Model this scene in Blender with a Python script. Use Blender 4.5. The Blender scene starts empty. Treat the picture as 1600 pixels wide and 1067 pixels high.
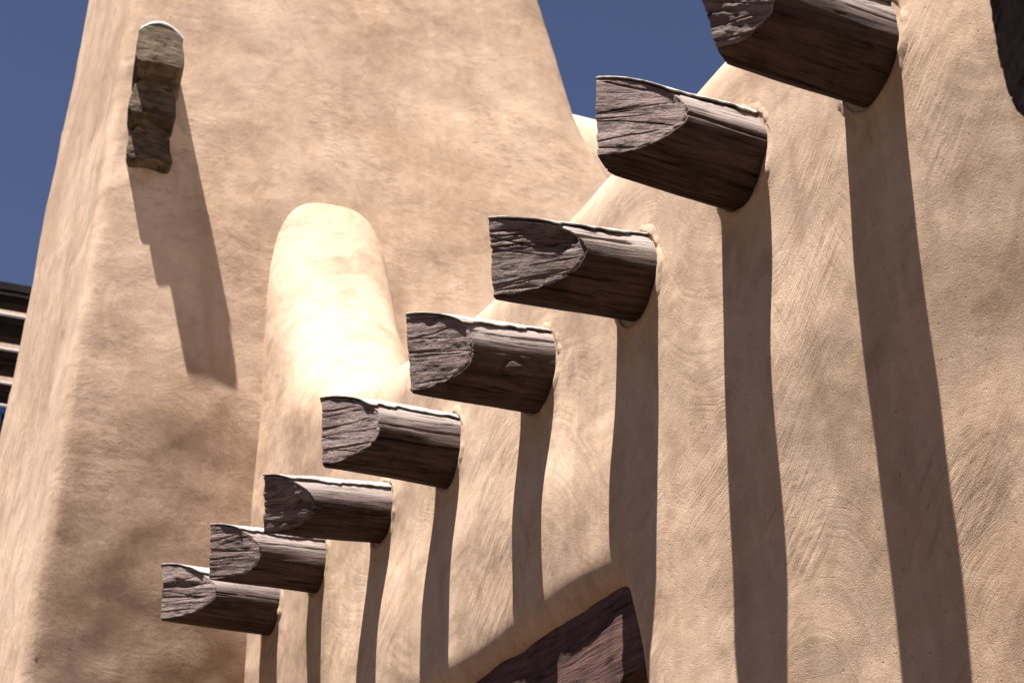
import bpy, math, random
import numpy as np
from mathutils import Vector, Matrix

C = bpy.context.scene.collection
R_ = math.radians

# ------------------------------------------------------------------ camera, sky, sun, exposure
cd = bpy.data.cameras.new("camera")
cam = bpy.data.objects.new("camera", cd); C.objects.link(cam)
PITCH, YAW = 0.434, 0.409
cam.location = (0, 0, 1.6)
cam.rotation_euler = (math.pi / 2 + PITCH, 0, -YAW)
cd.sensor_width = 36.0; cd.lens = 36.0 * 3000 / 1600
cd.dof.use_dof = True; cd.dof.focus_distance = 6.6; cd.dof.aperture_fstop = 6.3
cd.clip_start = 0.05; cd.clip_end = 3000
bpy.context.scene.camera = cam

SUN = Vector((-0.25, -0.09, 0.964)).normalized()          # towards the sun
elev = math.asin(SUN.z); azim = math.atan2(SUN.x, SUN.y)    # clockwise from +Y
w = bpy.data.worlds.new("World"); bpy.context.scene.world = w
w.use_nodes = True
nt = w.node_tree; nt.nodes.clear()
sky = nt.nodes.new("ShaderNodeTexSky"); sky.sky_type = 'NISHITA'; sky.sun_disc = False
sky.sun_elevation = elev; sky.sun_rotation = azim
sky.altitude = 2200; sky.air_density = 1.0; sky.dust_density = 0.3; sky.ozone_density = 1.2
hsv = nt.nodes.new("ShaderNodeHueSaturation")
hsv.inputs['Saturation'].default_value = 0.97; hsv.inputs['Value'].default_value = 0.36; hsv.inputs['Hue'].default_value = 0.514
bg = nt.nodes.new("ShaderNodeBackground"); bg.inputs['Strength'].default_value = 0.05
wo = nt.nodes.new("ShaderNodeOutputWorld")
nt.links.new(sky.outputs[0], hsv.inputs['Color']); nt.links.new(hsv.outputs[0], bg.inputs[0]); nt.links.new(bg.outputs[0], wo.inputs[0])

sl = bpy.data.lights.new("sun", 'SUN'); sl.energy = 4.0; sl.angle = R_(0.5); sl.color = (1.0, 0.965, 0.92)
sun = bpy.data.objects.new("sun", sl); C.objects.link(sun)
sun.rotation_euler = SUN.to_track_quat('Z', 'Y').to_euler(); sun.location = (-10, -6, 30)

vs = bpy.context.scene.view_settings
vs.view_transform = 'Standard'; vs.look = 'None'; vs.gamma = 1.0; vs.exposure = 2.13; vs.use_curve_mapping = False
bpy.context.scene.cycles.max_bounces = 8

# ------------------------------------------------------------------ numpy helpers
def smooth(a, b, x):
    t = np.clip((x - a) / (b - a), 0, 1); return t * t * (3 - 2 * t)

def vnoise(x, y, seed):
    """smooth 2-D value noise in -1..1"""
    rng = np.random.RandomState(seed); T = rng.rand(64, 64).astype(np.float32) * 2 - 1
    xi = np.floor(x).astype(int); yi = np.floor(y).astype(int)
    fx = x - xi; fy = y - yi
    fx = fx * fx * fx * (fx * (fx * 6 - 15) + 10); fy = fy * fy * fy * (fy * (fy * 6 - 15) + 10)
    a = T[xi & 63, yi & 63]; b = T[(xi + 1) & 63, yi & 63]; c = T[xi & 63, (yi + 1) & 63]; d = T[(xi + 1) & 63, (yi + 1) & 63]
    return (a * (1 - fx) + b * fx) * (1 - fy) + (c * (1 - fx) + d * fx) * fy

def fbm(x, y, seed, n=4, g=0.5):
    s = 0; a = 1; t = 0
    for i in range(n):
        s = s + a * vnoise(x * 2 ** i + 13.7 * i, y * 2 ** i + 7.3 * i, seed + i); t += a; a *= g
    return s / t

def smax(a, b, k):
    h = np.maximum(k - np.abs(a - b), 0) / k
    return np.maximum(a, b) + h * h * k * 0.25

def smin(a, b, k): return -smax(-a, -b, k)

def surface_net(F, X, Y, Z):
    """naive surface nets on a (non-uniform) grid; inside where F<0"""
    nx, ny, nz = F.shape
    S = F < 0
    cnt = np.zeros((nx - 1, ny - 1, nz - 1), np.int8)
    for dx in (0, 1):
        for dy in (0, 1):
            for dz in (0, 1):
                cnt += S[dx:nx - 1 + dx, dy:ny - 1 + dy, dz:nz - 1 + dz]
    act = (cnt > 0) & (cnt < 8)
    idx = np.argwhere(act)
    vid = np.full(act.shape, -1, np.int32); vid[act] = np.arange(len(idx))
    i, j, k = idx.T
    P = np.zeros((len(idx), 3)); n = np.zeros(len(idx))
    co = [(a, b, c) for a in (0, 1) for b in (0, 1) for c in (0, 1)]
    for a in co:
        for ax in range(3):
            if a[ax] == 1: continue
            b = list(a); b[ax] = 1
            fa = F[i + a[0], j + a[1], k + a[2]].astype(float); fb = F[i + b[0], j + b[1], k + b[2]].astype(float)
            m = (fa < 0) != (fb < 0)
            t = np.where(m, fa / np.where(m, fa - fb, 1), 0)
            pa = np.stack([X[i + a[0]], Y[j + a[1]], Z[k + a[2]]], -1); pb = np.stack([X[i + b[0]], Y[j + b[1]], Z[k + b[2]]], -1)
            P += np.where(m[:, None], pa + (pb - pa) * t[:, None], 0); n += m
    P /= n[:, None]
    quads = []
    for ax in range(3):
        sl0 = [slice(None)] * 3; sl1 = [slice(None)] * 3
        sl0[ax] = slice(0, -1); sl1[ax] = slice(1, None)
        ch = S[tuple(sl0)] != S[tuple(sl1)]
        e = np.argwhere(ch)
        o1, o2 = [(1, 2), (2, 0), (0, 1)][ax]
        ok = (e[:, o1] > 0) & (e[:, o2] > 0) & (e[:, o1] < F.shape[o1] - 1) & (e[:, o2] < F.shape[o2] - 1)
        e = e[ok]
        ins = S[tuple(sl0)][e[:, 0], e[:, 1], e[:, 2]]
        def c(d1, d2):
            q = e.copy(); q[:, o1] -= d1; q[:, o2] -= d2
            return vid[q[:, 0], q[:, 1], q[:, 2]]
        q = np.stack([c(1, 1), c(0, 1), c(0, 0), c(1, 0)], -1)
        q[~ins] = q[~ins][:, ::-1]
        quads.append(q)
    return P, np.concatenate(quads)

def mesh_from(name, P, Q, smooth_shade=True):
    me = bpy.data.meshes.new(name)
    Q = np.asarray(Q, np.int32)
    me.vertices.add(len(P)); me.vertices.foreach_set('co', np.asarray(P, np.float32).ravel())
    me.loops.add(Q.size); me.loops.foreach_set('vertex_index', Q.ravel())
    me.polygons.add(len(Q)); me.polygons.foreach_set('loop_start', np.arange(0, Q.size, Q.shape[1], dtype=np.int32))
    me.update(calc_edges=True); me.validate()
    me.polygons.foreach_set('use_smooth', np.full(len(me.polygons), smooth_shade))
    return me

def link(name, me, m, parent=None, loc=None):
    o = bpy.data.objects.new(name, me); C.objects.link(o)
    if m: me.materials.clear(); me.materials.append(m)
    if parent: o.parent = parent
    if loc is not None: o.location = loc
    return o

def tag(o, label=None, cat=None, group=None, kind=None):
    if label: o['label'] = label
    if cat: o['category'] = cat
    if group: o['group'] = group
    if kind: o['kind'] = kind
    return o

# ------------------------------------------------------------------ materials
class N:
    def __init__(s, name):
        s.m = bpy.data.materials.new(name); s.m.use_nodes = True; s.t = s.m.node_tree
        s.b = s.t.nodes['Principled BSDF']
        s.co = s.t.nodes.new('ShaderNodeTexCoord').outputs['Object']
    def new(s, t, **k):
        n = s.t.nodes.new(t)
        for a, v in k.items(): setattr(n, a, v)
        return n
    def put(s, sock, v):
        if hasattr(v, 'is_linked') or isinstance(v, bpy.types.NodeSocket): s.t.links.new(v, sock)
        else: sock.default_value = v
    def map(s, scale, loc=(0, 0, 0), rot=(0, 0, 0), v=None):
        n = s.new('ShaderNodeMapping'); s.put(n.inputs['Vector'], v or s.co)
        n.inputs['Scale'].default_value = scale; n.inputs['Location'].default_value = loc; n.inputs['Rotation'].default_value = rot
        return n.outputs[0]
    def noise(s, scale, detail=4, rough=0.55, dist=0.0, v=None):
        n = s.new('ShaderNodeTexNoise'); s.put(n.inputs['Vector'], v or s.co)
        n.inputs['Scale'].default_value = scale; n.inputs['Detail'].default_value = detail
        n.inputs['Roughness'].default_value = rough; n.inputs['Distortion'].default_value = dist
        return n.outputs['Fac']
    def math(s, op, a, b=0.0, c=0.0):
        n = s.new('ShaderNodeMath', operation=op)
        s.put(n.inputs[0], a); s.put(n.inputs[1], b); s.put(n.inputs[2], c)
        return n.outputs[0]
    def ramp(s, f, a, b, lo=0.0, hi=1.0):
        n = s.new('ShaderNodeMapRange'); n.interpolation_type = 'SMOOTHSTEP'
        s.put(n.inputs[0], f); n.inputs[1].default_value = a; n.inputs[2].default_value = b
        n.inputs[3].default_value = lo; n.inputs[4].default_value = hi
        return n.outputs[0]
    def mix(s, f, a, b, blend='MIX'):
        n = s.new('ShaderNodeMix', data_type='RGBA', blend_type=blend)
        s.put(n.inputs[0], f); s.put(n.inputs[6], a); s.put(n.inputs[7], b)
        return n.outputs[2]
    def finish(s, col, h=None, rough=0.9, strength=1.0, spec=0.2):
        s.put(s.b.inputs['Base Color'], col); s.put(s.b.inputs['Roughness'], rough)
        s.b.inputs['Specular IOR Level'].default_value = spec
        if h is not None:
            n = s.new('ShaderNodeBump'); n.inputs['Distance'].default_value = 1.0; n.inputs['Strength'].default_value = strength
            s.put(n.inputs['Height'], h); s.t.links.new(n.outputs[0], s.b.inputs['Normal'])
        return s.m

def rgb(r, g, b): return (r, g, b, 1)

def adobe_mat(name, light, dark, stain, grit=1.0, lump=1.0, arcs=1.0, seed=0.0, brush=(0.0, 0.6, 0.0), scratch=1.0, fine_=1.0):
    n = N(name)
    co = n.map((1, 1, 1), (seed, seed * 1.7, seed * 0.6))
    big = n.noise(0.8, 4, 0.55, 0.4, co)
    mid = n.noise(3.0, 5, 0.58, 0.5, co)
    br = n.noise(2.6, 5, 0.6, 0.8, n.map((1, 2.6, 0.45), rot=brush, v=co))
    fine = n.noise(14, 5, 0.6, 0.4, co)
    t = n.math('ADD', n.math('MULTIPLY', big, 0.45), n.math('ADD', n.math('MULTIPLY', mid, 0.3), n.math('MULTIPLY', br, 0.25)))
    col = n.mix(n.ramp(t, 0.38, 0.60), rgb(*dark), rgb(*light))
    col = n.mix(n.ramp(n.noise(1.7, 6, 0.65, 2.0, n.map((1, 1, 1), (5, 3, 9), v=co)), 0.50, 0.72, 0, 0.65), col, rgb(*stain))
    col = n.mix(n.ramp(fine, 0.42, 0.66, 0.0, 0.22), col, rgb(*[min(1, c * 1.25) for c in light]))
    # rain streaks running down the plaster, some washed pale, some dirty
    stv = n.map((3.2, 3.2, 0.30), v=co)
    st1 = n.noise(1.0, 4, 0.6, 0.3, stv)
    col = n.mix(n.ramp(st1, 0.54, 0.70, 0, 0.35), col, rgb(*[min(1, c * 1.14 + 0.02) for c in light]))
    col = n.mix(n.ramp(st1, 0.44, 0.30, 0, 0.40), col, rgb(*stain))
    # small dark pits
    pits = n.ramp(n.noise(70, 2, 0.5, 0, co), 0.68, 0.74, 0, 0.5)
    col = n.mix(pits, col, rgb(*[c * 0.5 for c in dark]))
    # heights in metres
    h = n.math('MULTIPLY', n.noise(3.4, 2, 0.45, 0.25, co), 0.020 * lump)
    h = n.math('ADD', h, n.math('MULTIPLY', n.noise(11, 3, 0.5, 0.3, co), 0.0030 * lump))
    h = n.math('ADD', h, n.math('MULTIPLY', n.noise(34, 4, 0.6, 0.5, co), 0.0009 * fine_))
    h = n.math('ADD', h, n.math('MULTIPLY', n.noise(250, 2, 0.75, 0.0, co), 0.0021 * grit))
    h = n.math('ADD', h, n.math('MULTIPLY', pits, -0.003))
    # soft slanting drag marks of the float
    sv = n.map((1, 3.2, 0.42), v=n.map((1, 1, 1), rot=(-0.9, 0, 0), v=co))
    drag = n.noise(11, 5, 0.62, 0.3, sv)
    smk = n.ramp(n.noise(1.7, 2, 0.5, 0.2, n.map((1, 1, 1), (2, 8, 1), v=co)), 0.44, 0.66)
    h = n.math('ADD', h, n.math('MULTIPLY', n.math('MULTIPLY', drag, smk), 0.0060 * scratch))
    col = n.mix(n.math('MULTIPLY', n.ramp(drag, 0.54, 0.68, 0, 0.6), smk), col, rgb(*stain))
    # trowel arcs: rings about a random pivot in every patch
    vo = n.new('ShaderNodeTexVoronoi'); n.put(vo.inputs['Vector'], co)
    vo.inputs['Scale'].default_value = 1.15
    sub = n.new('ShaderNodeVectorMath', operation='SUBTRACT'); n.put(sub.inputs[0], co); n.put(sub.inputs[1], vo.outputs['Position'])
    off = n.new('ShaderNodeVectorMath', operation='MULTIPLY_ADD'); n.put(off.inputs[0], vo.outputs['Color']); off.inputs[1].default_value = (1.4, 1.4, 1.4)
    n.put(off.inputs[2], sub.outputs[0])
    off2 = n.new('ShaderNodeVectorMath', operation='ADD'); n.put(off2.inputs[0], off.outputs[0]); off2.inputs[1].default_value = (-0.2, -0.7, -0.7)
    ln = n.new('ShaderNodeVectorMath', operation='LENGTH'); n.put(ln.inputs[0], off2.outputs[0])
    wob = n.math('ADD', n.math('MULTIPLY', ln.outputs['Value'], 1.0), n.math('MULTIPLY', n.noise(1.4, 3, 0.5, 0, co), 0.24))
    rings = n.noise(1.0, 3, 0.7, 0.0, n.vec1(wob, 95.0))
    broad = n.noise(1.0, 2, 0.5, 0.0, n.vec1(wob, 20.0))
    mask = n.ramp(n.noise(1.5, 2, 0.5, 0.3, n.map((1, 1, 1), (11, 2, 4), v=co)), 0.44, 0.66)
    h = n.math('ADD', h, n.math('MULTIPLY', n.math('MULTIPLY', rings, mask), 0.0028 * arcs))
    h = n.math('ADD', h, n.math('MULTIPLY', broad, 0.0030 * arcs))
    return n.finish(col, h, 0.93, 1.0, 0.1)

def _vec1(s, f, k):
    n = s.new('ShaderNodeCombineXYZ'); s.put(n.inputs[0], s.math('MULTIPLY', f, k)); return n.outputs[0]
N.vec1 = _vec1

ADOBE = adobe_mat('adobe_plaster', (0.49, 0.351, 0.254), (0.385, 0.262, 0.176), (0.28, 0.18, 0.12), seed=0.0)
TOWER = adobe_mat('adobe_plaster_tower', (0.48, 0.344, 0.250), (0.355, 0.239, 0.160), (0.27, 0.172, 0.115), grit=1.0, fine_=3.0, lump=0.8, scratch=0.6, arcs=0.7, seed=7.3, brush=(0.5, 0.2, 0.9))
FAR = adobe_mat('adobe_plaster_far', (0.54, 0.38, 0.28), (0.44, 0.3, 0.21), (0.36, 0.24, 0.17), seed=3.1)

def wood_mat(name, dark, pale, bleach_sunlit, grain_axis='X', face=False, crack=1.0):
    n = N(name)
    ob = n.new('ShaderNodeObjectInfo').outputs['Random']
    add = n.new('ShaderNodeVectorMath', operation='ADD'); n.put(add.inputs[0], n.co)
    cmb = n.new('ShaderNodeCombineXYZ'); n.put(cmb.inputs[0], n.math('MULTIPLY', ob, 37.0)); n.put(cmb.inputs[1], n.math('MULTIPLY', ob, 17.0)); n.put(cmb.inputs[2], n.math('MULTIPLY', ob, 11.0))
    n.put(add.inputs[1], cmb.outputs[0])
    co = add.outputs[0]
    sc = (0.07, 1, 1) if not face else (0.16, 0.16, 1)
    g = n.noise(58, 6, 0.68, 0.6, n.map(sc, v=co))
    g2 = n.noise(150, 3, 0.6, 0.2, n.map(sc, v=co))
    g3 = n.noise(11, 4, 0.6, 0.8, n.map(sc if not face else (0.5, 0.5, 1), v=co))
    blot = n.noise(6, 4, 0.6, 0.6, co)
    f = n.math('ADD', n.math('MULTIPLY', g, 0.55), n.math('MULTIPLY', g3, 0.45))
    col = n.mix(n.ramp(f, 0.38, 0.66), rgb(*dark), rgb(*pale))
    col = n.mix(n.ramp(blot, 0.45, 0.7, 0, 0.45), col, rgb(*[c * 0.55 for c in dark]))
    at = n.new('ShaderNodeAttribute', attribute_name='weather_sunlit')
    wf = n.math('MULTIPLY', at.outputs['Fac'], n.ramp(n.math('ADD', n.math('MULTIPLY', g, 0.6), n.math('MULTIPLY', blot, 0.4)), 0.28, 0.52))
    col = n.mix(wf, col, rgb(*bleach_sunlit))  # bleached wood, and sunlight painted on the upper log sides
    ck = n.ramp(g, 0.33, 0.42)               # dark lines in the checks
    col = n.mix(n.ramp(g, 0.30, 0.43, 0.9, 0.0), col, rgb(dark[0] * 0.25, dark[1] * 0.25, dark[2] * 0.25))
    h = n.math('MULTIPLY', g, (0.008 if face else 0.012) * crack)
    h = n.math('ADD', h, n.math('MULTIPLY', g2, 0.003 * crack))
    h = n.math('ADD', h, n.math('MULTIPLY', ck, 0.004 * crack))
    if face:
        h = n.math('ADD', h, n.math('MULTIPLY', n.noise(60, 5, 0.7, 0.5, co), 0.009))
        h = n.math('ADD', h, n.math('MULTIPLY', n.noise(230, 2, 0.6, 0.0, co), 0.002))
    return n.finish(col, h, 0.85, 1.0, 0.15)

LOG = wood_mat('weathered_log', (0.033, 0.020, 0.016), (0.092, 0.062, 0.053), (0.29, 0.232, 0.21), crack=0.7)
ENDW = wood_mat('sawn_log_end', (0.080, 0.050, 0.043), (0.258, 0.182, 0.160), (0.32, 0.25, 0.23), face=True, crack=1.0)
LINT = wood_mat('red_brown_beam', (0.075, 0.034, 0.030), (0.155, 0.080, 0.070), (0.2, 0.12, 0.1), crack=1.0)
OLDW = wood_mat('lichen_dark_wood', (0.045, 0.029, 0.018), (0.165, 0.112, 0.070), (0.3, 0.26, 0.21), crack=1.3, face=True)
BLK = wood_mat('dark_shaded_wood', (0.018, 0.014, 0.014), (0.035, 0.028, 0.028), (0.25, 0.23, 0.22), crack=0.5)  # dark beams; also paints shade on the near log and doorway panel

BLKEND = wood_mat('shaded_log_end', (0.032, 0.024, 0.023), (0.078, 0.060, 0.058), (0.10, 0.08, 0.078), face=True, crack=0.7)  # log-end wood darkened to paint the near log's shade

def plain(name, col, rough=0.6, var=0.12, bump=0.001, scale=30, metal=0.0):
    n = N(name); f = n.noise(scale, 4, 0.6)
    c = n.mix(n.ramp(f, 0.35, 0.65), rgb(*[v * (1 - var) for v in col]), rgb(*[min(1, v * (1 + var)) for v in col]))
    m = n.finish(c, n.math('MULTIPLY', f, bump), rough, 1.0, 0.3); n.b.inputs['Metallic'].default_value = metal
    return m
CAP = plain('pale_roof_felt', (0.30, 0.262, 0.242), 0.85, 0.3, 0.006, 30)
METAL = plain('white_metal', (0.72, 0.74, 0.78), 0.5, 0.05)
BLUE = plain('blue_paint', (0.03, 0.20, 0.55), 0.5, 0.1)
GLASS = plain('dark_glass', (0.02, 0.025, 0.03), 0.1, 0.1, 0.0)
GROUND = plain('packed_earth', (0.042, 0.025, 0.010), 0.95, 0.2, 0.01, 3)

# ------------------------------------------------------------------ ground
g = 400.0
me = mesh_from('ground', [(-g, -g, 0), (g, -g, 0), (g, g, 0), (-g, g, 0)], [(0, 1, 2, 3)], False)
tag(link('ground', me, GROUND), kind='structure')

# ------------------------------------------------------------------ adobe wall (soft, hand-plastered solid)
D = 2.85
def wall_face(Y, Z):
    f = D + 0.022 * fbm(Y * 0.9 + 3, Z * 1.1, 11, 2) + 0.010 * fbm(Y * 1.8, Z * 2.0, 21, 2)
    f = f + 0.16 * smooth(4.7, 2.3, Z) * smooth(5.7, 4.3, Y)              # lower wall leans in beside the doorway
    f = f + 0.05 * smooth(4.5, 3.9, Z) * smooth(8.6, 9.4, Y)
    f = f - 0.03 * np.exp(-((Z - 4.05) / 0.35) ** 2) * smooth(5.5, 6.2, Y) * smooth(9.3, 8.4, Y)
    for by, bz in [(3.926, 4.718), (4.697, 4.772), (5.454, 4.690), (6.307, 4.675), (7.259, 4.682), (8.116, 4.672), (9.1, 4.723), (9.93, 4.732)]:
        r = np.sqrt((Y - by) ** 2 + (Z - bz) ** 2)
        f = f - 0.012 * np.exp(-((r - 0.165) / 0.045) ** 2) * (0.6 + 0.5 * vnoise(Y * 9, Z * 9, 77))
    return f

def axis(*segs):
    out = []
    for a, b, s in segs: out.append(np.arange(a, b - 1e-6, s))
    return np.concatenate(out)

X = axis((2.55, 4.15, 0.028)); Y = axis((-2.4, 2.5, 0.12), (2.5, 11.6, 0.028)); Z = axis((-0.3, 2.4, 0.12), (2.4, 8.6, 0.028))
y2, z2 = np.meshgrid(Y, Z, indexing='ij')
face = wall_face(y2, z2).astype(np.float32)
ztop = np.interp(Y, [-3, 3.9, 4.9, 5.8, 6.9, 7.4, 8.2, 8.7, 9.2, 9.6, 9.95, 10.25, 10.5, 10.75, 11.0, 12],
                    [5.5, 5.42, 5.36, 5.40, 5.41, 5.44, 5.60, 5.68, 5.86, 6.16, 6.58, 7.08, 7.60, 7.98, 8.15, 8.4])
ztop = np.convolve(np.pad(ztop, 6, mode='edge'), np.ones(13) / 13, 'valid') + 0.02 * fbm(Y * 1.7, Y * 0, 5, 3)
slope = np.gradient(ztop, Y)
xback = np.interp(Y, [0, 8.0, 9.0, 10.0, 10.6, 12], [3.45, 3.45, 3.54, 3.68, 3.72, 3.74])
lean = np.interp(Y, [0, 8.8, 10, 12], [0.0, 0.0, 1, 1])                   # the buttress tapers as it climbs the tower
x3 = X[:, None, None].astype(np.float32)
taper = (lean[:, None] * np.clip(z2 - 6.2, 0, 3) * 0.03).astype(np.float32)
F = smax(face[None] + taper[None] - x3, x3 - (xback[:, None] - 0.3 * taper)[None].astype(np.float32), 0.22)
top = ((z2 - ztop[:, None]) / np.sqrt(1 + slope[:, None] ** 2)).astype(np.float32)
kk = np.interp(Y, [0, 8.5, 9.8, 12], [0.34, 0.36, 0.36, 0.30])[None, :, None].astype(np.float32)
F = smax(F, np.broadcast_to(top[None], F.shape), kk)
F = np.maximum(F, np.maximum(Y - 11.3, -2.2 - Y)[None, :, None].astype(np.float32))
F = np.maximum(F, (-0.1 - z2)[None].astype(np.float32))
# doorway, its near jamb sloping outward towards the ground, soft rounded lip
ny = (5.71 - 0.32 * (3.68 - z2) + 0.012 * fbm(z2 * 3, y2 * 0, 41, 2)).astype(np.float32)
lipz = (3.592 + 0.012 * fbm(y2 * 2.2, y2 * 0, 31, 3)).astype(np.float32)
op = np.maximum(smax(ny - y2, y2 - 8.7, 0.1), smax(z2 - lipz, 0.9 - z2, 0.1))
op = smax(np.maximum(ny - y2, y2 - 8.7), np.maximum(z2 - lipz, 0.9 - z2), 0.07)
op3 = np.maximum(np.broadcast_to(op[None], F.shape), x3 - 3.25)
F = smax(F, -op3, 0.17)
P, Q = surface_net(F, X, Y, Z)
del F, op3
fc = P[Q].mean(1)
isb = (fc[:, 1] > 8.75) & (fc[:, 2] > 5.62 + 0.25 * smooth(8.75, 9.3, fc[:, 1]))
full = mesh_from('full_wall', P, Q)
vn = np.zeros(len(P) * 3, np.float32); full.vertices.foreach_get('normal', vn); vn = vn.reshape(-1, 3)
def submesh(name, sel, loc):
    q = Q[sel]; u, inv = np.unique(q, return_inverse=True)
    me = mesh_from(name, P[u] - np.array(loc), inv.reshape(q.shape))
    me.normals_split_custom_set_from_vertices([tuple(v) for v in vn[u]])
    return me
wall = link('adobe_wall', submesh('adobe_wall', ~isb, (D, 6, 0)), ADOBE, loc=(D, 6, 0))
tag(wall, 'long tan adobe wall with a soft rounded top from which the row of logs projects', 'wall')
but = link('buttress', submesh('buttress', isb, (D, 6, 0)), ADOBE, wall)
tag(but, 'rounded sunlit buttress sloping up against the tower')
bpy.data.meshes.remove(full)
ROOF = plain('pale_roof_coating', (0.60, 0.55, 0.50), 0.9, 0.08, 0.004, 6)
def slab(x0, x1, y0, y1, z0, z1):
    P = [(x, y, z) for z in (z0, z1) for x, y in ((x0, y0), (x1, y0), (x1, y1), (x0, y1))]
    return P, [(0, 3, 2, 1), (4, 5, 6, 7), (0, 1, 5, 4), (1, 2, 6, 5), (2, 3, 7, 6), (3, 0, 4, 7)]
P, Q = slab(3.30 - D, 13.0 - D, -2.2 - 6, 10.9 - 6, 4.6, 4.95)
link('roof', mesh_from('roof', np.array(P), Q, False), ROOF, wall)

# ------------------------------------------------------------------ adobe tower
X = axis((1.1, 6.4, 0.045)); Y = axis((9.9, 11.6, 0.04), (11.6, 14.3, 0.09)); Z = axis((-0.3, 3.6, 0.15), (3.6, 12.6, 0.045))
xx = X[:, None, None].astype(np.float32); yy = Y[None, :, None].astype(np.float32); zz = Z[None, None, :].astype(np.float32)
x2, z2 = np.meshgrid(X, Z, indexing='ij')
zc_ = np.clip(z2 - 5, 0, 3.5)
zd_ = np.clip(z2 - 6.5, 0, 2)
ft = 10.35 + 0.04 * np.clip(6.0 - z2, 0, 2) + 0.0333 * np.clip(z2 - 5, 0, 1.5) ** 2 + 0.10 * zd_ + 0.01 * zd_ ** 2 + 0.14 * np.clip(z2 - 8.5, 0, 9) + 0.030 * fbm(x2 * 0.9, z2 * 0.8, 51, 2) + 0.014 * fbm(x2 * 2.5, z2 * 2.5, 61, 3)
y2b, z2b = np.meshgrid(Y, Z, indexing='ij')
lf = 1.575 + 0.062 * (z2b - 4) + 0.02 * fbm(y2b * 0.9, z2b * 0.8, 71, 2) + 0.008 * fbm(y2b * 3, z2b * 1.2, 73, 2)
rt = 4.97 + 0.22 * (10.05 - z2b) + 0.30 * np.clip((8.95 - z2b), 0, 3) ** 1.3
bk = 13.55 - 0.10 * (zz - 7)
F = smax((ft[:, None, :] - yy).astype(np.float32), yy - bk, 0.3)
F = smax(F, (lf[None] - xx).astype(np.float32), 0.10)
F = smax(F, (xx - rt[None]).astype(np.float32) / 1.05, 0.22)
F = smax(F, np.broadcast_to(zz - 12.2, F.shape), 0.3)
F = np.maximum(F, np.broadcast_to(-0.1 - zz, F.shape))
P, Q = surface_net(F, X, Y, Z); del F
tower = link('adobe_tower', mesh_from('adobe_tower', P - np.array((3.3, 11.9, 0)), Q), TOWER, loc=(3.3, 11.9, 0))
tag(tower, 'tall tapering adobe tower against the blue sky at the far end of the log row', 'tower')

# pale shoulder of another roof behind the tower
X = axis((4.7, 9.0, 0.06)); Y = axis((10.8, 14.0, 0.06)); Z = axis((-0.3, 7, 0.3), (7, 9.8, 0.05))
xx = X[:, None, None]; yy = Y[None, :, None]; zz = Z[None, None, :]
F = smax(smax(11.0 - yy, yy - 13.8, 0.2) + 0 * xx + 0 * zz, (zz - (9.02 + 1.0 * (yy - 11.0))) * 0.7 + 0 * xx, 0.25)
F = smax(F, zz - 9.46 + 0.05 * (xx - 5.3) + 0 * yy, 0.25)
F = np.maximum(F, np.maximum(4.8 - xx, xx - 8.8) + 0 * zz + 0 * yy); F = np.maximum(F, -0.1 - zz + 0 * xx + 0 * yy)
P, Q = surface_net(F.astype(np.float32), X, Y, Z)
o = link('adobe_parapet', mesh_from('adobe_parapet', P - np.array((6.8, 12, 0)), Q), FAR, loc=(6.8, 12, 0))
tag(o, 'bright sloping adobe parapet peeking out to the right of the tower', 'parapet')

# ------------------------------------------------------------------ logs
NA, NS, NR = 288, 150, 56
def crack_fn(u, v, lines):
    """sum of thin grooves; each line = (u0, slope, wander, width, depth, v0, v1, seed)"""
    d = np.zeros_like(u)
    for (u0, sl_, wa, wd, dp, v0, v1, sd) in lines:
        c = u0 + sl_ * (v - v0) + wa * fbm(v * 6 + sd, v * 0 + sd * 0.37, sd % 50 + 100, 3)
        amp = smooth(v0, v0 + 0.05, v) * smooth(v1, v1 - 0.05, v)
        wv = wd * (0.6 + 0.4 * vnoise(v * 14 + sd, v * 0 + 3.3, sd % 40 + 7))
        d -= dp * amp * np.exp(-((u - c) / np.maximum(wv, 1e-4)) ** 2)
    return d

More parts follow.
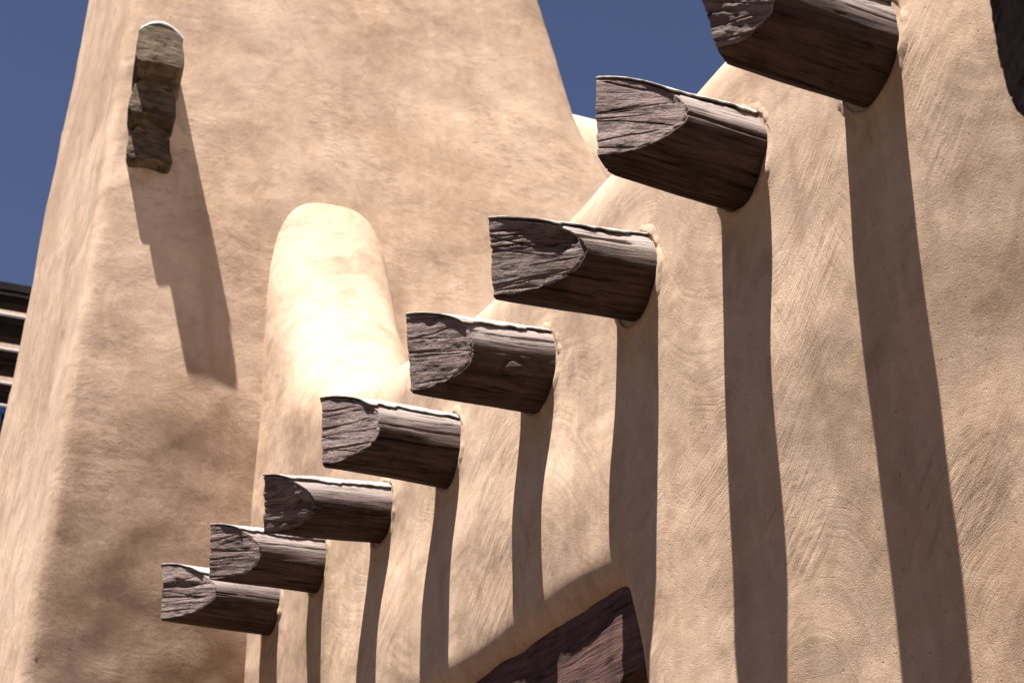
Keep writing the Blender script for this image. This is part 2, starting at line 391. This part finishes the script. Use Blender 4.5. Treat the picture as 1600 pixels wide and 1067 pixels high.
def viga(base, tip, Rad, a, b, seed, label, lean=0.0, nside=13, nend=9, pit=None, group='vigas projecting from the adobe wall', cap=True, capspan=0.80, flat=0.0, ext=0.28, mats=None, tx=0.03, xl=(), knot=None):
    rng = np.random.RandomState(seed)
    base = Vector(base); tip = Vector(tip)
    ax = (base - tip); L = ax.length; ex = ax.normalized()
    ez = Vector((0, 0, 1)); ez = (ez - ex * ez.dot(ex)).normalized(); ey = ez.cross(ex)
    M = Matrix((ex, ey, ez)).transposed().to_4x4(); M.translation = base
    root_loc = M
    th = np.linspace(0, 2 * np.pi, NA, endpoint=False)
    # cross-section, slightly irregular and faceted
    prof = 1 + 0.045 * np.cos(2 * (th - rng.rand() * 6)) + 0.02 * np.cos(3 * (th - rng.rand() * 6)) + 0.02 * fbm(np.cos(th) * 2 + 5, np.sin(th) * 2 + 5, seed, 3)
    def radius(T, S):
        r = Rad * (np.interp(T % (2 * np.pi), np.append(th, 2 * np.pi), np.append(prof, prof[0])))
        r = r * (1 + 0.03 * vnoise(S * 3 + seed, np.cos(T) * 1.2 + np.sin(T) * 2.1 + 9, seed + 3) + 0.012 * fbm(S * 5 + seed, T * 9 / np.pi * 2, seed + 4, 3))
        return r * (1 + 0.07 * np.clip(1 + S / L, 0, 1.4))
    def cut(y, z):
        y = y + lean * z
        c = np.where(y < 0, -a * y, b * y)
        return -L + c - tx * z
    # side
    lines = []
    for i in range(nside):
        v0 = -L + rng.rand() * L * 0.5 - 0.15; v1 = v0 + L * (0.5 + 0.9 * rng.rand())
        lines.append((rng.rand() * 2 * np.pi, rng.randn() * 0.05, 0.035, 0.018 + 0.04 * rng.rand() ** 2, 0.006 + 0.026 * rng.rand() ** 2, v0, v1, int(rng.randint(1000))))
    lines += [tuple(q) for q in xl]
    s = np.linspace(0, 1, NS)
    T, Sg = np.meshgrid(th, s, indexing='xy')                    # rows along the log
    r0 = radius(T, -L + 0 * T)
    xe = cut(r0 * np.cos(T), r0 * np.sin(T)) + 0.004 * fbm(T * 7, T * 0 + seed, seed + 8, 3)
    Xs = xe + (ext - xe) * (Sg ** 1.15)
    r = radius(T, Xs)
    dc = 0
    for k in (-1, 0, 1): dc = dc + crack_fn(T + 2 * np.pi * k, Xs, lines)
    if knot:
        kt, kx, kr = knot
        dk = np.sqrt(((T - kt) * Rad) ** 2 + ((Xs - kx) * 0.75) ** 2) / kr
        dk = dk * (1 + 0.35 * fbm(T * 8, Xs * 30, seed + 60, 3))
        r = r + 0.009 * np.exp(-(dk * 1.2) ** 2) - 0.006 * np.exp(-((dk - 0.9) / 0.22) ** 2) - 0.006 * np.exp(-(((T - kt) * Rad * 1.2 + (Xs - kx) * 0.5) / 0.004) ** 2) * np.exp(-(dk * 1.4) ** 2)
    rr = r + dc * smooth(-0.02, 0.02, Xs - xe + 0.015)
    rr[0] = r0[0]
    rr[0] -= 0.003 + 0.003 * vnoise(th * 9, th * 0, seed + 5)     # worn arris
    P = np.stack([Xs, rr * np.cos(T), rr * np.sin(T)], -1).reshape(-1, 3)
    i = np.arange(NS - 1)[:, None] * NA; j = np.arange(NA)[None]; j1 = (j + 1) % NA
    Q = np.stack([i + j, i + j1, i + NA + j1, i + NA + j], -1).reshape(-1, 4)[:, ::-1]
    me = mesh_from('viga', P, Q)
    up = np.sin(T).ravel(); near = (-np.cos(T)).ravel()
    wv = smooth(-0.25, 0.65, up + 0.12 * np.repeat(fbm(s * 4, s * 0 + seed, seed + 6, 3), NA)) * (0.8 + 0.2 * near)  # paler upper and near sides: bleaching plus painted sunlight
    at = me.attributes.new('weather_sunlit', 'FLOAT', 'POINT'); at.data.foreach_set('value', wv.astype(np.float32))
    o = link('viga', me, mats[0] if mats else LOG); o.matrix_world = M
    tag(o, label, 'wooden beam', group)
    # end (two hewn facets meeting at an upright ridge)
    rho = np.linspace(1, 0, NR) ** 0.9
    T, Rh = np.meshgrid(th, rho, indexing='xy')
    yy = (rr[0] + 0.0005)[None] * np.cos(T) * Rh; zz = rr[0][None] * np.sin(T) * Rh
    el = []
    for i in range(nend):
        v0 = -Rad * 1.2 + rng.rand() * Rad * 0.7; v1 = v0 + Rad * (0.9 + 1.3 * rng.rand())
        el.append((rng.uniform(-0.9, 0.9) * Rad, rng.randn() * 0.25, 0.02, 0.002 + 0.003 * rng.rand(), 0.004 + 0.012 * rng.rand(), v0, v1, int(rng.randint(1000))))
    dc = crack_fn(zz, yy * 1.0, el)
    rough = 0.005 * fbm(zz * 34 + seed, yy * 8, seed + 30, 4) + 0.004 * fbm(yy * 40, zz * 40 + seed, seed + 31, 3)
    if pit:
        for (py, pz, pr_, pd, el_) in pit:
            dd = ((yy - py) / (pr_ * el_)) ** 2 + ((zz - pz) / pr_) ** 2
            dc = dc - pd * np.exp(-dd * (1 + 0.8 * fbm(yy * 30, zz * 30, seed + 33, 2)))
    edge = smooth(1.0, 0.93, Rh)
    Xf = cut(yy, zz) - (dc - rough * 1.0) * edge
    Xf[0] = xe[0] if True else Xf[0]
    P = np.stack([Xf, yy, zz], -1).reshape(-1, 3)
    i = np.arange(NR - 1)[:, None] * NA; j = np.arange(NA)[None]; j1 = (j + 1) % NA
    Q = np.stack([i + j, i + j1, i + NA + j1, i + NA + j], -1).reshape(-1, 4)
    me = mesh_from('end_face', P, Q)
    at = me.attributes.new('weather_sunlit', 'FLOAT', 'POINT'); at.data.foreach_set('value', np.clip(0.25 + 0.4 * fbm(yy * 9, zz * 14, seed + 40, 3), 0, 1).ravel().astype(np.float32))
    link('end_face', me, mats[1] if mats else ENDW, o)
    # thin ragged felt cap over the top
    if cap:
        m, k = 46, 120
        uu = np.linspace(-1, 1, m); tt = np.linspace(0, 1, k)
        U, TT = np.meshgrid(uu, tt, indexing='xy')
        rag = 1 + 0.22 * fbm(TT * 5, TT * 0 + seed, seed + 50, 3) + 0.025 * vnoise(TT * 27, TT * 0, seed + 51)
        T = np.pi / 2 + U * capspan * rag
        rt_ = radius(T, 0 * T - L); xe2 = cut(rt_ * np.cos(T), rt_ * np.sin(T)) - 0.006 - 0.006 * fbm(U * 6, U * 0, seed + 52, 3)
        Xc = xe2 + (0.03 - xe2) * TT
        rc = radius(T, Xc) + 0.012 + 0.003 * fbm(TT * 7, U * 2, seed + 53, 2)
        outer = np.stack([Xc, rc * np.cos(T), rc * np.sin(T)], -1)
        ri = rc - 0.006
        inner = np.stack([Xc, ri * np.cos(T), ri * np.sin(T)], -1)
        P = np.concatenate([outer.reshape(-1, 3), inner.reshape(-1, 3)])
        i = np.arange(k - 1)[:, None] * m; j = np.arange(m - 1)[None]; n0 = m * k
        Qo = np.stack([i + j, i + m + j, i + m + j + 1, i + j + 1], -1).reshape(-1, 4)
        Qi = Qo[:, ::-1] + n0
        e = np.arange(k - 1) * m; f_ = np.arange(m - 1); le = (k - 1) * m
        ring = [np.stack([e, e + n0, e + m + n0, e + m], -1), np.stack([e + m - 1, e + m + m - 1, e + m + m - 1 + n0, e + m - 1 + n0], -1),
                np.stack([f_, f_ + 1, f_ + 1 + n0, f_ + n0], -1), np.stack([le + f_, le + f_ + n0, le + f_ + 1 + n0, le + f_ + 1], -1)]
        me = mesh_from('felt_cap', P, np.concatenate([Qo, Qi] + ring))
        link('felt_cap', me, CAP, o)
    return o

#      base centre (y,z)   tip (x,y,z)            R     a     b
V = [
 ((3.926, 4.718), (2.270, 3.90, 4.735), 0.148, 0.95, 1.15, 1, 'largest log in the row, running out of the top edge of the picture', 0.0, dict(tx=0.30)),
 ((4.697, 4.772), (2.328, 4.697, 4.808), 0.145, 1.70, 1.15, 2, 'log jutting against the blue sky, with a long crack along its underside', -0.08, dict(tx=0.02, xl=[(4.98, 0.0, 0.02, 0.035, 0.02, -0.9, 0.3, 77)])),
 ((5.454, 4.690), (2.285, 5.454, 4.660), 0.148, 1.85, 0.62, 3, 'log with a rotted hole and coarse splits in its end, in front of the tower', 0.05, dict(pit=[(-0.125, 0.055, 0.022, 0.06, 1.7), (-0.10, 0.02, 0.012, 0.04, 2.2)], nend=14)),
 ((6.307, 4.675), (2.300, 6.307, 4.660), 0.148, 1.55, 0.60, 4, 'log with a round knot in its side, above the doorway lintel', 0.02, dict(nend=6, tx=0.06, knot=(3.62, -0.17, 0.045))),
 ((7.259, 4.682), (2.266, 7.259, 4.685), 0.147, 1.50, 0.55, 5, 'log in front of the bright white foot of the buttress', -0.10, dict(nend=7)),
 ((8.116, 4.672), (2.270, 8.116, 4.640), 0.136, 1.35, 0.50, 6, 'badly split log just above and right of the two farthest logs', 0.18, dict(tx=0.05, nend=15, nside=16, pit=[(-0.10, -0.02, 0.014, 0.04, 2.5)])),
 ((9.100, 4.723), (2.281, 9.100, 4.715), 0.138, 1.70, 0.42, 7, 'second farthest log, partly hidden by the split log in front of it', 0.06, dict(nend=8)),
 ((9.930, 4.732), (2.237, 9.930, 4.739), 0.150, 1.70, 0.40, 8, 'farthest and lowest log in the picture, with a gaping crack in its end', -0.12, dict(nend=14, pit=[(-0.05, 0.04, 0.018, 0.05, 2.6)])),
]
for (by, bz), tip, Rad, a, b, sd, lab, ln, kw in V:
    base = (D, by, bz); k = dict(kw)
    o = viga(base, tip, Rad, a, b, sd * 13, lab, lean=ln, **k)
def collar(by, bz, Rad, seed):
    k, m = 120, 12
    th = np.linspace(0, 2 * np.pi, k, endpoint=False)
    c, s_ = np.cos(th), np.sin(th)
    nz = 1 + 0.6 * fbm(c * 3 + 5, s_ * 3 + 5, seed, 3)
    inn = Rad + 0.004 + 0.010 * np.clip(fbm(c * 6 + 2, s_ * 6 + 2, seed + 1, 3) + 0.2, 0, 1)
    rows = []
    for q in np.linspace(0, 1, m):
        r = (Rad + 0.055 + 0.025 * nz) * (1 - q) + inn * q
        y, z = by + r * c, bz + r * s_
        h = -0.008 + 0.011 * nz * np.sin(min(q * 1.25, 1.0) * np.pi / 2) ** 2 - (0.05 if q == 1 else 0.0) + 0.002 * fbm(y * 30, z * 30, seed + 2, 3)
        rows.append(np.stack([wall_face(y, z) - h - D, y - 6, z], -1))
    P = np.concatenate(rows)
    i = np.arange(m - 1)[:, None] * k; j = np.arange(k)[None]; j1 = (j + 1) % k
    Q = np.stack([i + j, i + k + j, i + k + j1, i + j1], -1).reshape(-1, 4)[:, ::-1]
    link('plaster_collar', mesh_from('plaster_collar', P, Q), ADOBE, wall)
for v_ in V: collar(v_[0][0], v_[0][1], v_[2] * 1.075, v_[5] * 17)
# near log at the right-hand edge, lower on the wall; its shade is painted as darker wood
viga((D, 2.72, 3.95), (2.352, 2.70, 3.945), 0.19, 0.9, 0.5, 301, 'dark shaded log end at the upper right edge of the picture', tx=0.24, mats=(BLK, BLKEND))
# unseen log added above it and lengthened to cast shade on it
viga((D, 2.60, 4.76), (1.98, 2.56, 4.76), 0.19, 0.5, 0.4, 315, 'unseen log added above the dark log at the right to shade it')

# ------------------------------------------------------------------ doorway lintel and added dark panel (parts of the wall)
def bar(name, p0, p1, mat, parent, seed=0, nu=120, nv=16, jag=0.006, ploc=(0, 0, 0)):
    """a hewn rectangular timber between two corners, long along Y, slightly uneven faces"""
    (x0, y0, z0), (x1, y1, z1) = p0, p1
    u = np.linspace(0, 1, nu); pr_ = []
    per = [(x0, z0 + (z1 - z0) * t) for t in np.linspace(0, 1, nv, endpoint=False)] + [(x0 + (x1 - x0) * t, z1) for t in np.linspace(0, 1, nv, endpoint=False)] + \
          [(x1, z1 + (z0 - z1) * t) for t in np.linspace(0, 1, nv, endpoint=False)] + [(x1 + (x0 - x1) * t, z0) for t in np.linspace(0, 1, nv, endpoint=False)]
    per = np.array(per); m = len(per)
    ys = y0 + (y1 - y0) * u
    Y2 = np.repeat(ys[:, None], m, 1); I = np.repeat(np.arange(m)[None], nu, 0)
    px = per[:, 0][None] + jag * fbm(Y2 * 5, I * 0.35, seed + 3, 4); pz = per[:, 1][None] + jag * 1.3 * fbm(Y2 * 4 + 9, I * 0.3, seed + 5, 4)
    P = np.stack([px, Y2, pz], -1).reshape(-1, 3) - np.array(ploc)
    i = np.arange(nu - 1)[:, None] * m; j = np.arange(m)[None]; j1 = (j + 1) % m
    Q = np.stack([i + j, i + m + j, i + m + j1, i + j1], -1).reshape(-1, 4)
    c0 = len(P); P = np.concatenate([P, P[:m].mean(0)[None], P[-m:].mean(0)[None]])
    tri = [(c0, a_, (a_ + 1) % m, (a_ + 1) % m) for a_ in range(m)] + [(c0 + 1, (nu - 1) * m + (a_ + 1) % m, (nu - 1) * m + a_, (nu - 1) * m + a_) for a_ in range(m)]
    me = bpy.data.meshes.new(name)
    me.from_pydata([tuple(p) for p in P], [], [tuple(q) for q in Q] + [t[:3] for t in tri]); me.update()
    me.polygons.foreach_set('use_smooth', np.full(len(me.polygons), True))
    try: me.set_sharp_from_angle(angle=R_(40))
    except Exception: pass
    o = link(name, me, mat, parent)
    return o

WL = (D, 6, 0)
LINTY = wood_mat('lintel_timber', (0.060, 0.032, 0.027), (0.150, 0.080, 0.066), (0.2, 0.12, 0.1), crack=0.8)
# grain along Y for the lintel: rotate its texture space
for nd in LINTY.node_tree.nodes:
    if nd.type == 'MAPPING': nd.inputs['Scale'].default_value = (1, 0.07, 1)
lint = bar('lintel', (2.90, 5.35, 3.31), (3.22, 8.85, 3.80), LINTY, wall, 7, 300, 18, 0.012, WL)
lint['label'] = 'red-brown timber lintel with a sunlit patch'
shade_panel = bar('shade_panel', (3.10, 5.0, 0.0), (3.16, 8.9, 3.44), BLK, wall, 9, 60, 10, 0.002, WL)  # dark panel added so the shaded opening stays near black

# ------------------------------------------------------------------ stepped wooden bracket on the tower
root = bpy.data.objects.new('corbel_bracket', None); C.objects.link(root); root.location = (2.14, 10.72, 7.75)
tag(root, 'stepped bracket of three stacked dark logs sticking out of the tower', 'wooden bracket')
def stub(name, xc, wid, yend, ytip_slope, z0, z1, seed, parent, loc):
    """a log stub running along Y with a rounded top and irregular end facing the viewer"""
    k, nu, nr = 120, 40, 26
    th = np.linspace(0, 2 * np.pi, k, endpoint=False)
    e = 4.0
    cx = np.sign(np.cos(th)) * np.abs(np.cos(th)) ** (2 / e); cz = np.sign(np.sin(th)) * np.abs(np.sin(th)) ** (2 / e)
    rad = 1 + 0.03 * fbm(np.cos(th) * 1.5 + 4, np.sin(th) * 1.5 + 4, seed, 3)
    hx, hz, zc = wid / 2, (z1 - z0) / 2, (z0 + z1) / 2
    cz = cz - 0.32 * (cx ** 2) + 0.15     # arched bottom and top
    rows = []
    ys = np.linspace(11.2, yend, nu); xc0 = xc
    for yv in ys:
        xc = xc0 - 0.17 * (10.62 - yv)
        n_ = 1 + 0.03 * fbm(th * 3, th * 0 + yv * 4, seed + 2, 3)
        zz_ = zc + hz * cz * rad * n_; tt_ = ((11.2 - yv) / (11.2 - yend)) ** 3
        rows.append(np.stack([xc + hx * cx * rad * n_ * (1 - 0.12 * (zz_ - zc) / hz * tt_ - 0.06 * tt_ * fbm(zz_ * 9, cx * 2, seed + 7, 2)), yv + ytip_slope * (zz_ - zc) * tt_, zz_], -1))
    base = rows[-1]
    for q in np.linspace(1, 0, nr)[1:]:
        c = np.array([xc, yend, zc]); p = c + (base - c) * q
        p[:, 1] = yend + ytip_slope * (p[:, 2] - zc) - 0.006 * (1 - q ** 2) + 0.006 * fbm(p[:, 0] * 22, p[:, 2] * 22, seed + 4, 4) * (q < 0.97)
        rows.append(p)
    P = np.concatenate(rows) - np.array(loc); nrow = len(rows)
    i = np.arange(nrow - 1)[:, None] * k; j = np.arange(k)[None]; j1 = (j + 1) % k
    Q = np.stack([i + j, i + k + j, i + k + j1, i + j1], -1).reshape(-1, 4)
    me = mesh_from(name, P, Q); at = me.attributes.new('weather_sunlit', 'FLOAT', 'POINT')
    return link(name, me, OLDW, parent)
LOC = (2.14, 10.72, 7.75)
stub('log_stub', 2.085, 0.262, 10.46, 0.20, 7.64, 7.94, 401, root, LOC)
stub('log_stub', 2.075, 0.285, 10.38, 0.20, 7.93, 8.22, 402, root, LOC)
stub('log_stub', 2.09, 0.300, 10.235, 0.20, 8.21, 8.54, 403, root, LOC)
# bright metal sheet on top of it
u = np.linspace(-1, 1, 21); capv = []
for yv in (10.262, 11.1):
    for z_ in (0.0, -0.008):
        capv += [(2.09 - 0.17 * (10.62 - yv) + 0.140 * t - LOC[0], yv - LOC[1], 8.574 - 0.085 * t * t + z_ - LOC[2]) for t in u]
capf = []
n_ = 21
for t in range(n_ - 1):
    capf += [(t, t + 1, 2 * n_ + t + 1, 2 * n_ + t), (n_ + t + 1, n_ + t, 3 * n_ + t, 3 * n_ + t + 1), (t, n_ + t, n_ + t + 1, t + 1)]
me = mesh_from('metal_cover', capv, capf); link('metal_cover', me, METAL, root)

# ------------------------------------------------------------------ little white box on the tower behind the buttress
def box_bm(x0, x1, y0, y1, z0, z1, bev=0.004):
    import bmesh
    bm = bmesh.new(); bmesh.ops.create_cube(bm, size=1)
    for v in bm.verts: v.co = Vector((x0 + (v.co.x + .5) * (x1 - x0), y0 + (v.co.y + .5) * (y1 - y0), z0 + (v.co.z + .5) * (z1 - z0)))
    bmesh.ops.bevel(bm, geom=bm.edges[:], offset=bev, segments=2, affect='EDGES', profile=0.5)
    me = bpy.data.meshes.new('m'); bm.to_mesh(me); bm.free(); return me
o = link('outlet_box', box_bm(-0.02, 0.02, -0.06, 0.10, 0, 0.11), METAL, loc=(3.735, 10.54, 6.74))
tag(o, 'tiny white outlet box on the tower beside the buttress', 'outlet box')

# ------------------------------------------------------------------ building far left with its own dark beams
X = axis((2.2, 3.4, 0.06)); Y = axis((14.2, 22.0, 0.1)); Z = axis((-0.3, 8, 0.4), (8, 12.4, 0.06))
xx = X[:, None, None]; yy = Y[None, :, None]; zz = Z[None, None, :]
F = smax(np.maximum(2.42 - xx, xx - 3.2) + 0 * yy + 0 * zz, zz - (10.45 + 0.40 * (yy - 18.2)) + 0 * xx, 0.25)
F = np.maximum(F, np.maximum(14.4 - yy, yy - 21.8) + 0 * xx + 0 * zz); F = np.maximum(F, -0.1 - zz + 0 * xx + 0 * yy)
P, Q = surface_net(F.astype(np.float32), X, Y, Z)
o = link('adobe_building', mesh_from('adobe_building', P - np.array((2.8, 17.6, 0)), Q), FAR, loc=(2.8, 17.6, 0))
tag(o, 'pale adobe building behind the tower at the far left with dark beams', 'building')

def moulded_timber():
    """square timber along X, tip at x=0, with two shallow grooves along its near side"""
    L, h = 1.15, 0.088
    pr_ = [(-h, h), (-h, 0.02), (-h + 0.018, 0.014), (-h + 0.018, 0.0), (-h, -0.006), (-h, -0.03), (-h + 0.03, -0.038), (-h + 0.03, -h), (h, -h), (h, h)]
    m = len(pr_); P = [(x, a_, b_) for x in (0.0, L) for a_, b_ in pr_]
    Qs = [(k, (k + 1) % m, m + (k + 1) % m, m + k) for k in range(m)]
    me = bpy.data.meshes.new('timber'); me.from_pydata(P, [], Qs + [tuple(range(m))[::-1], tuple(range(m, 2 * m))]); me.update()
    return me
tm = moulded_timber(); cm = box_bm(-0.02, 1.15, -0.112, 0.10, 0.090, 0.112, 0.005)
FB = [(15.10, 'topmost dark square beam at the far left edge, meeting the sky'), (15.78, 'second dark square beam from the top at the far left edge'),
      (16.52, 'third dark square beam from the top at the far left edge'), (17.30, 'lowest dark square beam at the far left edge, above the blue window')]
for k, (by, lab) in enumerate(FB):
    o = link('square_beam', tm, BLK, loc=(1.32, by, 8.79)); tag(o, lab, 'wooden beam', 'dark beams on the far left building')
    if k: link('metal_cover', cm, METAL, o)

# open casement under the lowest beam, swung out from the wall so that its blue frame edge shows
root = bpy.data.objects.new('window', None); C.objects.link(root); root.location = (2.42, 15.5, 6.9)
tag(root, 'open blue framed window casement below the dark beams at the very left edge', 'window')
import bmesh
def joined(name, boxes, mat, parent):
    bm = bmesh.new()
    for bx in boxes:
        me_ = box_bm(*bx); bm.from_mesh(me_); bpy.data.meshes.remove(me_)
    me_ = bpy.data.meshes.new(name); bm.to_mesh(me_); bm.free(); return link(name, me_, mat, parent)
joined('frame', [(-0.45, 0.0, -0.03, 0.03, 0.985, 1.03), (-0.45, 0.0, -0.03, 0.03, -0.05, 0.03), (-0.45, -0.418, -0.03, 0.03, 0.032, 0.983), (-0.06, 0.0, -0.03, 0.03, 0.032, 0.983)], BLUE, root)
joined('pane', [(-0.416, -0.062, -0.01, 0.01, 0.034, 0.981, 0.001)], GLASS, root)
joined('top_cover', [(-0.52, 0.0, -0.06, 0.05, 1.033, 1.055)], METAL, root)
